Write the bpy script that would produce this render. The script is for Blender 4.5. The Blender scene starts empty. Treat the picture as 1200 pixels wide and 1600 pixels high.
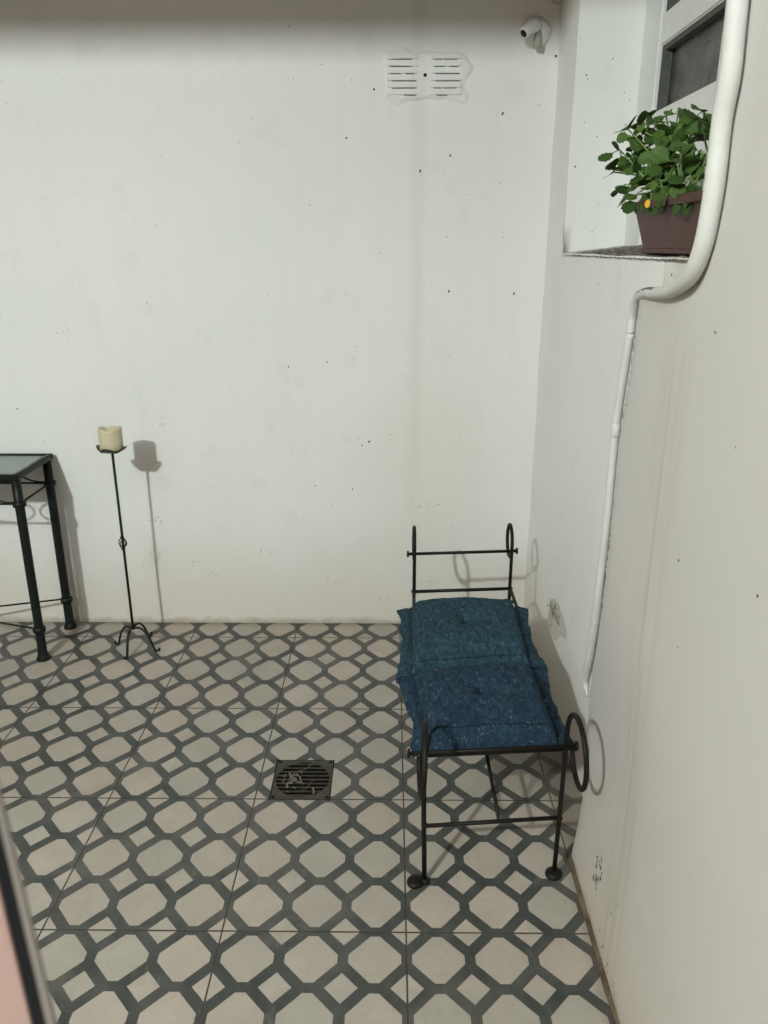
import bpy, bmesh, math, random
from mathutils import Vector, Matrix, noise
random.seed(7)
sc = bpy.context.scene
col = sc.collection
PI = math.pi

# ------------------------------------------------------------------ camera
p_, y_, r_ = 0.327305891, -0.00984324578, -0.000438553
cp, sp, cy, sy, cr, sr = math.cos(p_), math.sin(p_), math.cos(y_), math.sin(y_), math.cos(r_), math.sin(r_)
fw = Vector((sy*cp, cy*cp, -sp)); rt = Vector((cy, -sy, 0)); up = rt.cross(fw)
rt2 = cr*rt+sr*up; up2 = -sr*rt+cr*up
cam_d = bpy.data.cameras.new("camera"); cam = bpy.data.objects.new("camera", cam_d); col.objects.link(cam)
M4 = Matrix.Identity(4)
for i in range(3):
    M4[i][0] = rt2[i]; M4[i][1] = up2[i]; M4[i][2] = -fw[i]
M4[0][3], M4[1][3], M4[2][3] = -0.0465, -1.4798, 1.5563
cam.matrix_world = M4
cam_d.sensor_fit = 'VERTICAL'; cam_d.sensor_height = 36; cam_d.lens = 36*1221.38/1600
cam_d.clip_start = 0.02; cam_d.clip_end = 200
cam_d.dof.use_dof = True; cam_d.dof.focus_distance = 2.4; cam_d.dof.aperture_fstop = 20
sc.camera = cam

# ------------------------------------------------------------------ world and lamp
w = bpy.data.worlds.new("World"); sc.world = w; w.use_nodes = True
bg = w.node_tree.nodes['Background']
bg.inputs[0].default_value = (1.0, 0.50, 0.22, 1); bg.inputs[1].default_value = 0.036
ld = bpy.data.lights.new("patio_lamp_light", 'POINT'); ld.energy = 615; ld.shadow_soft_size = 0.07
ld.color = (0.90, 1.0, 0.965)
lo = bpy.data.objects.new("patio_lamp_light", ld); lo.location = (-2.05, -3.2, 3.3); col.objects.link(lo)
vs = sc.view_settings
vs.view_transform = 'Standard'; vs.look = 'None'; vs.exposure = 0.0; vs.gamma = 1.0

# ------------------------------------------------------------------ node helpers
class NT:
    def __init__(s, name, rough=0.8, spec=0.3):
        s.m = bpy.data.materials.new(name); s.m.use_nodes = True
        s.t = s.m.node_tree; s.b = s.t.nodes['Principled BSDF']
        s.b.inputs['Roughness'].default_value = rough
        s.b.inputs['Specular IOR Level'].default_value = spec
    def n(s, typ, **kw):
        x = s.t.nodes.new(typ)
        for k, v in kw.items():
            setattr(x, k, v)
        return x
    def lk(s, a, b): s.t.links.new(a, b)
    def setin(s, sock, v):
        if isinstance(v, bpy.types.NodeSocket): s.lk(v, sock)
        else: sock.default_value = v
    def math(s, op, a, b=0.0, c=None, clamp=False):
        x = s.n('ShaderNodeMath', operation=op); x.use_clamp = clamp
        s.setin(x.inputs[0], a); s.setin(x.inputs[1], b)
        if c is not None: s.setin(x.inputs[2], c)
        return x.outputs[0]
    def mix(s, f, a, b, mode='MIX'):
        x = s.n('ShaderNodeMix', data_type='RGBA', blend_type=mode)
        s.setin(x.inputs[0], f)
        for i, v in ((6, a), (7, b)):
            if isinstance(v, tuple): v = tuple(v)+(1,) if len(v) == 3 else v
            s.setin(x.inputs[i], v)
        return x.outputs[2]
    def pos(s): 
        return s.n('ShaderNodeNewGeometry').outputs['Position']
    def noise(s, vec, scale, detail=4, rough=.55, stretch=None, dist=0):
        if stretch:
            mp = s.n('ShaderNodeMapping'); s.lk(vec, mp.inputs[0]); mp.inputs['Scale'].default_value = stretch; vec = mp.outputs[0]
        x = s.n('ShaderNodeTexNoise'); s.lk(vec, x.inputs['Vector'])
        x.inputs['Scale'].default_value = scale; x.inputs['Detail'].default_value = detail; x.inputs['Roughness'].default_value = rough
        x.inputs['Distortion'].default_value = dist
        return x.outputs[0]
    def ramp(s, f, lo, hi):
        x = s.n('ShaderNodeMapRange'); x.clamp = True; s.lk(f, x.inputs[0])
        x.inputs[1].default_value = lo; x.inputs[2].default_value = hi
        return x.outputs[0]
    def sstep(s, f, lo, hi):
        x = s.n('ShaderNodeMapRange'); x.clamp = True; x.interpolation_type = 'SMOOTHSTEP'; s.setin(x.inputs[0], f)
        x.inputs[1].default_value = lo; x.inputs[2].default_value = hi
        return x.outputs[0]
    def bump(s, h, strength, dist=.01):
        x = s.n('ShaderNodeBump'); x.inputs['Strength'].default_value = strength; x.inputs['Distance'].default_value = dist
        s.lk(h, x.inputs['Height']); s.lk(x.outputs[0], s.b.inputs['Normal'])
    def color(s, c):
        if isinstance(c, tuple): s.b.inputs['Base Color'].default_value = tuple(c)+(1,)
        else: s.lk(c, s.b.inputs['Base Color'])

def simple(name, c, rough=.6, spec=.3, var=.25, scale=30, bump=0, metal=0):
    a = NT(name, rough, spec); P = a.pos()
    n = a.noise(P, scale)
    f = a.math('MULTIPLY_ADD', n, var*2, 1-var)
    a.color(a.mix(1.0, c, f, 'MULTIPLY'))
    a.b.inputs['Metallic'].default_value = metal
    if bump: a.bump(n, bump, .002)
    return a.m

# plaster ------------------------------------------------------------
def plaster(name, kind):
    a = NT(name, .62, .3); P = a.pos()
    sx = a.n('ShaderNodeSeparateXYZ'); a.lk(P, sx.inputs[0]); X, Y, Z = sx.outputs
    big = a.noise(P, 1.3, 4, .5)
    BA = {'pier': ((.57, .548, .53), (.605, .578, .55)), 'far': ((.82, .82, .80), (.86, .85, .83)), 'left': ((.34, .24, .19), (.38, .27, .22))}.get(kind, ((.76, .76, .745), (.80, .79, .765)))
    mid = a.noise(P, 7, 5, .6)
    strk = a.noise(P, 26, 4, .6, stretch=(1, 1, .05))
    c = a.mix(a.ramp(big, .35, .7), BA[0], BA[1])
    c = a.mix(a.math('MULTIPLY', a.ramp(strk, .5, .85), .10), c, (.52, .51, .46))
    # faint brush and trowel grime
    c = a.mix(a.math('MULTIPLY', a.ramp(mid, .58, .8), .22), c, (.50, .48, .42))
    # rising damp near the floor
    h = a.math('ADD', Z, a.math('MULTIPLY', a.math('SUBTRACT', a.noise(P, 3.5, 5, .6), .5), .28))
    damp = a.math('SUBTRACT', 1.0, a.sstep(h, .0, .55))
    c = a.mix(a.math('MULTIPLY', damp, .42), c, (.54, .45, .34))
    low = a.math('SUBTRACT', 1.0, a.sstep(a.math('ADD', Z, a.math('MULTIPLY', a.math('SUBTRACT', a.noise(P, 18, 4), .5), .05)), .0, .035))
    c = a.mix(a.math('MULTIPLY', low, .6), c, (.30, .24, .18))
    # small dirt dots
    vo = a.n('ShaderNodeTexVoronoi'); a.lk(P, vo.inputs['Vector']); vo.inputs['Scale'].default_value = 13
    dots = a.math('LESS_THAN', vo.outputs['Distance'], a.math('MULTIPLY', a.ramp(mid, .45, .8), .085))
    c = a.mix(a.math('MULTIPLY', dots, .5), c, (.25, .23, .2))
    if kind == 'pier':
        # run-off stain under the planter
        d = a.math('ABSOLUTE', a.math('SUBTRACT', a.math('ADD', Y, a.math('MULTIPLY', a.math('SUBTRACT', strk, .5), .04)), -.13))
        band = a.math('SUBTRACT', 1.0, a.sstep(d, .0, .11))
        fine = a.noise(P, 60, 3, .6, stretch=(1, 1, .03))
        band = a.math('MULTIPLY', band, a.ramp(fine, .35, .75))
        band = a.math('MULTIPLY', band, a.math('SUBTRACT', 1.0, a.sstep(Z, 1.3, 1.5)))
        c = a.mix(a.math('MULTIPLY', band, .75), c, (.42, .39, .31))
    if kind == 'far':
        d = a.math('ABSOLUTE', a.math('SUBTRACT', Y, .165))
        band = a.math('MULTIPLY', a.math('SUBTRACT', 1.0, a.sstep(d, .075, .095)), a.math('SUBTRACT', 1.0, a.sstep(Z, 1.53, 1.54)))
        band = a.math('MULTIPLY', band, a.ramp(a.noise(P, 60, 3, .6, stretch=(1, 1, .03)), .2, .7))
        c = a.mix(a.math('MULTIPLY', band, .6), c, (.46, .43, .30))
    if kind == 'back':
        # yellowed blotch behind the bench
        sp = a.noise(P, 3.2, 5, .6)
        d2 = a.math('SQRT', a.math('ADD', a.math('POWER', a.math('SUBTRACT', X, .12), 2.0), a.math('POWER', a.math('MULTIPLY', a.math('SUBTRACT', Z, .75), .55), 2.0)))
        bl = a.math('SUBTRACT', 1.0, a.sstep(a.math('ADD', d2, a.math('MULTIPLY', a.math('SUBTRACT', sp, .5), .35)), .05, .38))
        c = a.mix(a.math('MULTIPLY', bl, .20), c, (.60, .54, .40))
        d = a.math('ABSOLUTE', a.math('SUBTRACT', X, .045))
        band = a.math('MULTIPLY', a.math('SUBTRACT', 1.0, a.sstep(d, .0, .05)), a.sstep(Z, .1, .9))
        c = a.mix(a.math('MULTIPLY', band, .16), c, (.5, .49, .42))
    a.color(c)
    fine = a.noise(P, 90, 6, .6)
    h = a.math('ADD', a.math('MULTIPLY', mid, .5), a.math('ADD', a.math('MULTIPLY', fine, .12), a.math('MULTIPLY', a.noise(P, 22, 3), .2)))
    a.bump(h, .35, .012)
    return a.m

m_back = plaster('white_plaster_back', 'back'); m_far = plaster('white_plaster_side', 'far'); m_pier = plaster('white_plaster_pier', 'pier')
m_hole = simple('dark_chip', (.035, .03, .025), .95, .1)
m_scuff = simple('grey_scuff', (.28, .26, .22), .95, .1)

def raw_material():
    a = NT('bare_cement', .95, .1); P = a.pos()
    n = a.noise(P, 55, 6, .75)
    c = a.mix(a.ramp(n, .38, .62), (.10, .085, .07), (.46, .42, .36))
    a.color(c); a.bump(n, .8, .01); return a.m
m_raw = raw_material()
m_sand = simple('sandy_plaster', (.58, .555, .50), .95, .1, .2, 60, .4)

# floor --------------------------------------------------------------
def floor_material():
    a = NT('patterned_floor_tile', .42, .45)
    uv = a.n('ShaderNodeUVMap'); uv.uv_map = 'tile'
    s = a.n('ShaderNodeSeparateXYZ'); a.lk(uv.outputs[0], s.inputs[0]); U, V = s.outputs[0], s.outputs[1]
    P = a.pos()
    wob = a.math('MULTIPLY', a.math('SUBTRACT', a.noise(P, 220, 2), .5), .02)
    def cell(x):
        f = a.math('FRACT', a.math('ADD', a.math('MULTIPLY', x, 3.0), 300.0))
        return a.math('ABSOLUTE', a.math('SUBTRACT', f, .5))
    cx, cy2 = cell(U), cell(V)           # 0 at octagon centre, .5 at lattice lines
    su = a.math('ADD', a.math('ADD', cx, cy2), wob)
    mx = a.math('ADD', a.math('MAXIMUM', cx, cy2), a.math('MULTIPLY', wob, .5))
    octo = a.math('MULTIPLY', a.math('LESS_THAN', mx, .414), a.math('LESS_THAN', su, .490))
    dia = a.math('GREATER_THAN', su, .745)
    cream = a.math('MAXIMUM', octo, dia)
    n1 = a.noise(P, 9, 5, .6); n2 = a.noise(P, 45, 5, .65)
    # individual tile tone
    comb = a.n('ShaderNodeCombineXYZ')
    a.lk(a.math('FLOOR', U), comb.inputs[0]); a.lk(a.math('FLOOR', V), comb.inputs[1])
    wn = a.n('ShaderNodeTexWhiteNoise', noise_dimensions='2D'); a.lk(comb.outputs[0], wn.inputs[0])
    comb2 = a.n('ShaderNodeCombineXYZ')
    a.lk(a.math('FLOOR', a.math('MULTIPLY', U, 3)), comb2.inputs[0]); a.lk(a.math('FLOOR', a.math('MULTIPLY', V, 3)), comb2.inputs[1])
    wn2 = a.n('ShaderNodeTexWhiteNoise', noise_dimensions='2D'); a.lk(comb2.outputs[0], wn2.inputs[0])
    c1 = a.mix(a.ramp(n1, .3, .7), (.395, .352, .308), (.345, .307, .268))
    c1 = a.mix(a.math('MULTIPLY', a.ramp(n2, .55, .75), .35), c1, (.25, .215, .175))
    tone = a.math('ADD', .93, a.math('ADD', a.math('MULTIPLY', wn.outputs[0], .13), a.math('MULTIPLY', wn2.outputs[0], .09)))
    g1 = a.mix(a.ramp(a.noise(P, 14, 5, .65), .35, .7), (.040, .043, .041), (.070, .073, .068))
    c1 = a.mix(1.0, c1, a.mix(wn2.outputs[0], (.97, 1.0, .99), (1.04, .985, .965)), 'MULTIPLY')
    c = a.mix(cream, g1, c1)
    c = a.mix(1.0, c, tone, 'MULTIPLY')
    # cloudy wear, mop marks and traffic film over both colours
    wear = a.noise(P, 3.0, 6, .65, dist=1.2)
    c = a.mix(a.math('MULTIPLY', a.ramp(wear, .45, .75), .30), c, (.27, .235, .19))
    scr = a.noise(P, 38, 4, .7, stretch=(1.0, .28, 1))
    c = a.mix(a.math('MULTIPLY', a.ramp(scr, .60, .72), .30), c, (.24, .205, .165))
    # dark speckles and scuffs
    vo = a.n('ShaderNodeTexVoronoi'); a.lk(P, vo.inputs['Vector']); vo.inputs['Scale'].default_value = 17
    dots = a.math('LESS_THAN', vo.outputs['Distance'], a.math('MULTIPLY', a.ramp(n1, .5, .8), .09))
    c = a.mix(a.math('MULTIPLY', dots, .7), c, (.1, .08, .06))
    # grout
    def edge(x):
        f = a.math('FRACT', a.math('ADD', x, 100.5))
        return a.math('ABSOLUTE', a.math('SUBTRACT', f, .5))
    gd = a.math('MINIMUM', edge(U), edge(V))
    gr = a.math('SUBTRACT', 1.0, a.sstep(a.math('ADD', gd, a.math('MULTIPLY', a.noise(P, 60, 3), .0022)), .0044, .0070))
    gcol = a.mix(a.ramp(n1, .3, .7), (.030, .024, .019), (.085, .066, .05))
    c = a.mix(gr, c, gcol)
    # dirt collects along the walls
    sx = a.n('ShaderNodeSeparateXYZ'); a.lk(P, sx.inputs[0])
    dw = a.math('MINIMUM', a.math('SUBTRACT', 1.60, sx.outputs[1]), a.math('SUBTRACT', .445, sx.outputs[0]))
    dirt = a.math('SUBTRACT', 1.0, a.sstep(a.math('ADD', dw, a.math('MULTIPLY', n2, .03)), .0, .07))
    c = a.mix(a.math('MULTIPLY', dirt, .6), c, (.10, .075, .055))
    a.color(c)
    a.lk(a.math('MULTIPLY_ADD', n2, .25, a.math('MULTIPLY_ADD', gr, .4, .27)), a.b.inputs['Roughness'])
    a.bump(a.math('ADD', a.math('MULTIPLY', gr, -1.0), a.math('MULTIPLY', n2, .08)), .5, .0025)
    return a.m

# ------------------------------------------------------------------ mesh helpers
def link(name, me, mats, parent=None, smooth=False):
    o = bpy.data.objects.new(name, me); col.objects.link(o)
    for m in (mats if isinstance(mats, (list, tuple)) else [mats]): me.materials.append(m)
    if parent: o.parent = parent
    if smooth:
        for f in me.polygons: f.use_smooth = True
    return o
def obj(name, bm, mats, parent=None, smooth=False):
    me = bpy.data.meshes.new(name); bm.normal_update(); bm.to_mesh(me); bm.free()
    return link(name, me, mats, parent, smooth)
def tag(o, label, cat, group=None):
    o['label'] = label; o['category'] = cat
    if group: o['group'] = group
    return o
def thing(name, label, cat, loc=(0, 0, 0), group=None):
    o = bpy.data.objects.new(name, None); col.objects.link(o); o.location = loc; o.empty_display_size = .05
    tag(o, label, cat, group)
    return o
def struct(o):
    o['kind'] = 'structure'; return o
def bx(bm, c, s, rot=None, mi=0, bev=0.0):
    m = Matrix.Translation(c)
    if rot is not None: m = m @ rot
    r = bmesh.ops.create_cube(bm, size=1, matrix=m @ Matrix.Diagonal((*s, 1)))
    fs = set(f for v in r['verts'] for f in v.link_faces)
    for f in fs: f.material_index = mi
    if bev:
        es = list(set(e for f in fs for e in f.edges))
        bmesh.ops.bevel(bm, geom=es, offset=bev, segments=2, affect='EDGES')
def smooth_path(pts, n=8):
    pts = [Vector(p) for p in pts]; out = []
    for i in range(len(pts)-1):
        p0 = pts[max(i-1, 0)]; p1 = pts[i]; p2 = pts[i+1]; p3 = pts[min(i+2, len(pts)-1)]
        for k in range(n):
            t = k/n
            out.append(.5*((2*p1)+(-p0+p2)*t+(2*p0-5*p1+4*p2-p3)*t*t+(-p0+3*p1-3*p2+p3)*t**3))
    out.append(pts[-1]); return out
def tube(bm, pts, r, seg=10, cap=True, closed=False, wob=0, flat=1.0, mi=0):
    pts = [Vector(p) for p in pts]; n = len(pts)
    rr = r if isinstance(r, (list, tuple)) else [r]*n
    T = []
    for i in range(n):
        if closed: t = pts[(i+1) % n]-pts[i-1]
        else: t = pts[min(i+1, n-1)]-pts[max(i-1, 0)]
        T.append(t.normalized())
    u = T[0].cross(Vector((0, 0, 1)))
    if u.length < .1: u = T[0].cross(Vector((0, 1, 0)))
    u.normalize(); rings = []
    for i in range(n):
        u = (u-T[i]*u.dot(T[i])).normalized(); v = T[i].cross(u)
        ring = []
        for k in range(seg):
            a = 2*PI*k/seg
            q = rr[i]*(1+(noise.noise(pts[i]*30+Vector((k, 0, 0)))*wob if wob else 0))
            ring.append(bm.verts.new(pts[i]+u*math.cos(a)*q+v*math.sin(a)*q*flat))
        rings.append(ring)
    m = n if closed else n-1
    for i in range(m):
        A, B = rings[i], rings[(i+1) % n]
        for k in range(seg):
            f = bm.faces.new((A[k], A[(k+1) % seg], B[(k+1) % seg], B[k])); f.smooth = True; f.material_index = mi
    if cap and not closed:
        f = bm.faces.new(rings[0][::-1]); f.material_index = mi
        f = bm.faces.new(rings[-1]); f.material_index = mi
    return rings
def lathe(bm, prof, c, seg=24, axis='Z', wob=0, mi=0):
    rings = []
    c = Vector(c)
    for j, (r, h) in enumerate(prof):
        ring = []
        for k in range(seg):
            a = 2*PI*k/seg
            q = r*(1+wob*math.sin(3*a+1)+wob*.6*math.sin(5*a))
            p = Vector((q*math.cos(a), q*math.sin(a), h))
            if axis == 'X': p = Vector((p.z, p.x, p.y))
            if axis == 'Y': p = Vector((p.x, -p.z, p.y))
            ring.append(bm.verts.new(c+p))
        rings.append(ring)
    for j in range(len(rings)-1):
        for k in range(seg):
            f = bm.faces.new((rings[j][k], rings[j][(k+1) % seg], rings[j+1][(k+1) % seg], rings[j+1][k])); f.smooth = True; f.material_index = mi
    bmesh.ops.contextual_create(bm, geom=rings[0]); bmesh.ops.contextual_create(bm, geom=rings[-1])
    return rings

def lines(a, b, step, extra=()):
    s = set([round(a, 4), round(b, 4)]+[round(e, 4) for e in extra if a < e < b])
    base = sorted(s); out = []
    for i in range(len(base)-1):
        n = max(1, math.ceil((base[i+1]-base[i])/step))
        for k in range(n): out.append(base[i]+(base[i+1]-base[i])*k/n)
    out.append(base[-1]); return out
def grid(bm, us, vs_, fn, skip=None, mi=0):
    vd = {}
    def V(i, j):
        if (i, j) not in vd: vd[(i, j)] = bm.verts.new(fn(us[i], vs_[j]))
        return vd[(i, j)]
    for i in range(len(us)-1):
        for j in range(len(vs_)-1):
            if skip and skip((us[i]+us[i+1])/2, (vs_[j]+vs_[j+1])/2): continue
            f = bm.faces.new((V(i, j), V(i+1, j), V(i+1, j+1), V(i, j+1))); f.material_index = mi; f.smooth = True
def wobble(bm, amp=.0035, sc_=4.0):
    for v in bm.verts:
        p = v.co*sc_
        v.co += Vector((noise.noise(p), noise.noise(p+Vector((9, 3, 1))), noise.noise(p+Vector((2, 17, 5)))))*amp
        p = v.co*19
        v.co += Vector((noise.noise(p), noise.noise(p+Vector((9, 3, 1))), noise.noise(p+Vector((2, 17, 5)))))*amp*.25
def wobp(p, amp=.0035, sc_=4.0):
    p = Vector(p); q = p*sc_
    p = p+Vector((noise.noise(q), noise.noise(q+Vector((9, 3, 1))), noise.noise(q+Vector((2, 17, 5)))))*amp
    q = p*19
    return p+Vector((noise.noise(q), noise.noise(q+Vector((9, 3, 1))), noise.noise(q+Vector((2, 17, 5)))))*amp*.25
def chips(bm, spots, fn, mi):
    """irregular little chips; spots (u, v, size, aspect, tilt); fn maps wall coords -> point just proud of the wall"""
    for (u, v, s, asp, tl) in spots:
        n = random.randint(6, 9); vs2 = []
        for k in range(n):
            a = 2*PI*k/n; q = s*(.65+.5*random.random())
            x, y = q*math.cos(a), q*asp*math.sin(a)
            x, y = x*math.cos(tl)-y*math.sin(tl), x*math.sin(tl)+y*math.cos(tl)
            vs2.append(bm.verts.new(fn(u+x, v+y)))
        f = bm.faces.new(vs2); f.material_index = mi

YB = 1.593     # back wall
XF = .527      # recessed side wall
XN = .438      # near side wall (pier)
YP = .200      # where the pier ends
YJ = -.155     # niche near jamb
YL = 1.290     # niche far reveal
XW = .735      # window plane
ZS = 1.535     # sill
ZL = 1.468     # ledge of the pier
# image pixel (1200x1600 photo) -> wall coordinates, used only to read off chip positions
CAM = Vector((-0.0465, -1.4798, 1.5563))   # where the photo was taken (survey constants, independent of the camera object)
def ray(x, y): return rt2*((x-600)/1221.38)-up2*((y-800)/1221.38)+fw
def on(x, y, ax, val):
    d = ray(x, y); t = (val-CAM[ax])/d[ax]; return CAM+d*t

# ------------------------------------------------------------------ floor
UX = [(-2.966, -3), (-1.965, -2), (-1.0, -1), (-.018, 0), (.957, 1)]
VY = [(-.065, 0), (.988, 1), (2.055, 2), (3.242, 3)]
def pw(t, K):
    if t <= K[0][0]: return K[0][1]+(t-K[0][0])
    if t >= K[-1][0]: return K[-1][1]+(t-K[-1][0])*(1/1.12 if K is VY else 1)
    for (a, b), (c, d) in zip(K, K[1:]):
        if t <= c: return b+(d-b)*(t-a)/(c-a)
DX0, DX1, DY0, DY1 = -.409, -.226, .441, .632
bm = bmesh.new()
xs = lines(-3.2, .62, .12, [k[0]*.45 for k in UX]+[DX0, DX1]); ys = lines(-3.0, 1.62, .12, [k[0]*.45 for k in VY]+[DY0, DY1])
grid(bm, xs, ys, lambda u, v: Vector((u, v, 0)), lambda u, v: DX0 < u < DX1 and DY0 < v < DY1)
uvl = bm.loops.layers.uv.new('tile')
for f in bm.faces:
    f.smooth = False
    for l in f.loops: l[uvl].uv = (pw(l.vert.co.x/.45, UX), pw(l.vert.co.y/.45, VY))
floor = struct(obj('floor', bm, floor_material()))

# dirty mortar line along the foot of the near wall
bm = bmesh.new()
us = lines(-3.0, .21, .02)
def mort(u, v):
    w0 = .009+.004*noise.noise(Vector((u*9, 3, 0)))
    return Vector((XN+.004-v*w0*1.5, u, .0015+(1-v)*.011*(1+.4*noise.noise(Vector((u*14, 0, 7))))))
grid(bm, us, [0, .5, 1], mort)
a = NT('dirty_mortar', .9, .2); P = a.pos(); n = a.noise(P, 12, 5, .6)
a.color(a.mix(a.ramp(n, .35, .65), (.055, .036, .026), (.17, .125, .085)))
struct(obj('mortar_joint', bm, a.m, None, True))

# ------------------------------------------------------------------ back wall
bm = bmesh.new()
grid(bm, lines(-3.2, .62, .05), lines(-.02, 3.1, .05), lambda u, v: Vector((u, YB+.012*(u+1.0)*.0, v)))
wobble(bm)
B = []
def addb(l, s, asp=1.0, tl=0.0):
    for (x, y) in l:
        p = on(x, y, 1, YB); B.append((p.x, p.z, s*.8*(.8+.5*random.random()), asp, tl))
addb([(584, 139), (511, 566), (868, 88)], .0046, 1.2)
addb([(27, 638), (702, 454), (803, 459), (492, 759), (785, 178), (541, 215), (577, 689), (566, 695)], .004, 1.9, -.35)
addb([(788, 909), (704, 244), (656, 268), (451, 574), (551, 764)], .0032, 2.2, -.3)
addb([(549, 125), (502, 101), (459, 123), (395, 186), (452, 42), (3, 126), (10, 163), (99, 124), (253, 244), (122, 302),
      (67, 311), (484, 320), (443, 316), (243, 354), (373, 223), (193, 551), (418, 459), (587, 473), (490, 573), (246, 808),
      (224, 882), (555, 541), (552, 561), (833, 478), (735, 445), (674, 529), (703, 555), (611, 678), (575, 689), (546, 725),
      (550, 742), (519, 789), (477, 710), (497, 710), (804, 740), (821, 705), (577, 952), (571, 965), (521, 964), (707, 824),
      (695, 268), (782, 286), (733, 304), (786, 371), (699, 370), (674, 440), (593, 395), (69, 688), (435, 958), (360, 600),
      (330, 760), (640, 878), (760, 905), (140, 930)], .0019, 1.2)
chips(bm, B, lambda u, v: wobp((u, YB, v))-Vector((0, .0016, 0)), 1)
S_ = []
for (x, y) in [(96, 515), (250, 663), (662, 792), (690, 785), (246, 810), (330, 900), (410, 860), (300, 880), (672, 905), (520, 905), (120, 900), (600, 935)]:
    p = on(x, y, 1, YB)
    for k in range(7):
        S_.append((p.x+random.gauss(0, .02), p.z+random.gauss(0, .016), .0016+.001*random.random(), .6+random.random(), random.random()*3))
chips(bm, S_, lambda u, v: wobp((u, YB, v))-Vector((0, .0013, 0)), 2)
o = obj('plaster_wall', bm, [m_back, m_hole, m_scuff]); tag(o, 'white plastered back wall with small dark chips above the tiled floor', 'wall')

# ------------------------------------------------------------------ recessed side wall with niche
wall2 = bmesh.new(); bm = wall2
grid(bm, lines(YJ, YB, .05, [YP, YL]), lines(-.02, 3.1, .05, [ZS]), lambda u, v: Vector((XF, u, v)),
     lambda u, v: v > ZS and u < YL and v < 2.75)
# far reveal, sill, head
grid(bm, lines(XF, XW+.02, .035), lines(ZS, 2.75, .05), lambda u, v: Vector((u, YL, v)))
grid(bm, lines(XF, XW+.02, .035), lines(YJ, YL, .05), lambda u, v: Vector((u, v, 2.75)))
bmesh.ops.remove_doubles(bm, verts=bm.verts, dist=.0005)
wobble(bm)
C_ = []
for (x, y, s) in [(933, 213, .003), (899, 260, .0052), (983, 157, .003), (913, 192, .003), (977, 195, .0035), (935, 320, .0025), (925, 362, .003), (916, 118, .004), (918, 124, .003),
                  (948, 142, .002), (975, 145, .0025), (905, 330, .002), (957, 92, .003), (907, 60, .0022)]:
    p = on(x, y, 1, YL) if x > 895 else on(x, y, 0, XF)
    C_.append((p.x, p.z, s*.55, 1.5, -.2))
chips(bm, C_, lambda u, v: wobp((u, YL, v))-Vector((0, .0016, 0)), 1)
C_ = []
for (x, y, s) in [(935, 445, .0035), (882, 780, .003), (881, 893, .003), (1050, 430, .0035), (868, 705, .002), (893, 600, .002), (938, 548, .002), (885, 300, .002), (862, 420, .002)]:
    p = on(x, y, 0, XF); C_.append((p.y, p.z, s, .9, 0))
chips(bm, C_, lambda u, v: wobp((XF, u, v))-Vector((.0016, 0, 0)), 1)
# patch of lost paint above the cushions: cement pits over sandy render
p = on(868, 955, 0, XF)
outl = []
for (x, y) in [(859, 940), (864, 934), (871, 941), (879, 963), (885, 985), (884, 999), (876, 992), (869, 1001), (861, 988), (858, 978), (857, 962)]:
    q = on(x, y, 0, XF); outl.append(bm.verts.new(wobp((XF, q.y, q.z))-Vector((.0014, 0, 0))))
f = bm.faces.new(outl); f.material_index = 3
C_ = []
for k in range(75):
    x = random.gauss(867, 4.2); y = 957+random.gauss(0, 10)+(x-867)*.9
    q = on(x, y, 0, XF); C_.append((q.y, q.z, .003+.007*random.random()**2, .5+.5*random.random(), random.random()*3))
chips(bm, C_, lambda u, v: wobp((XF, u, v))-Vector((.0024+random.random()*.0003, 0, 0)), 4)
o = obj('plaster_wall', bm, [m_far, m_hole, m_scuff, m_sand, m_raw]); tag(o, 'narrow recessed white side wall holding the window niche', 'wall')

# rough sill of the niche
bm = bmesh.new()
def sill(u, v):
    base = ZS+(u-XF)*.12
    return Vector((u, v, base+.0035*noise.noise(Vector((u*40, v*40, 0)))+.002*noise.noise(Vector((u*120, v*120, 3)))-(.006 if u < XF+.004 else 0)))
grid(bm, lines(XF-.004, XW+.02, .012), lines(YJ, YL, .012), sill)
a = NT('weathered_sill', .95, .1); P = a.pos()
n = a.noise(P, 70, 6, .75); n2 = a.noise(P, 9, 3)
c = a.mix(a.ramp(n, .44, .56), (.07, .06, .05), (.40, .37, .32))
sx = a.n('ShaderNodeSeparateXYZ'); a.lk(P, sx.inputs[0])
c = a.mix(a.sstep(a.math('ADD', sx.outputs[1], a.math('MULTIPLY', n, .3)), 1.2, 1.42), c, (.66, .64, .58))
a.color(c); a.bump(n, .8, .01)
sil = obj('window_sill', bm, a.m, None, True); tag(sil, 'rough grey cement sill under the flower pot', 'window sill')

# ------------------------------------------------------------------ near side wall (pier)
def lean(z):
    """the old wall bellies: it stands back a little at bench height"""
    return .024*math.exp(-((z-.42)/.24)**2)
EDGE = []
for (x, y) in [(893, 1330), (903, 1280), (912, 1230), (918, 1150), (920, 1090), (925, 1040), (938, 965), (946, 890), (957, 800), (969, 672), (982, 590), (992, 520), (997, 480)]:
    X_ = XN
    for _ in range(6):
        q = on(x, y, 0, X_); X_ = XN+lean(q.z)
    EDGE.append((q.z, q.y))
EDGE = [(-1, EDGE[0][1])]+EDGE+[(5, EDGE[-1][1])]
def edge_y(z):
    for (a, b), (c, d) in zip(EDGE, EDGE[1:]):
        if z <= c: return b+(d-b)*(z-a)/(c-a)

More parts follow.
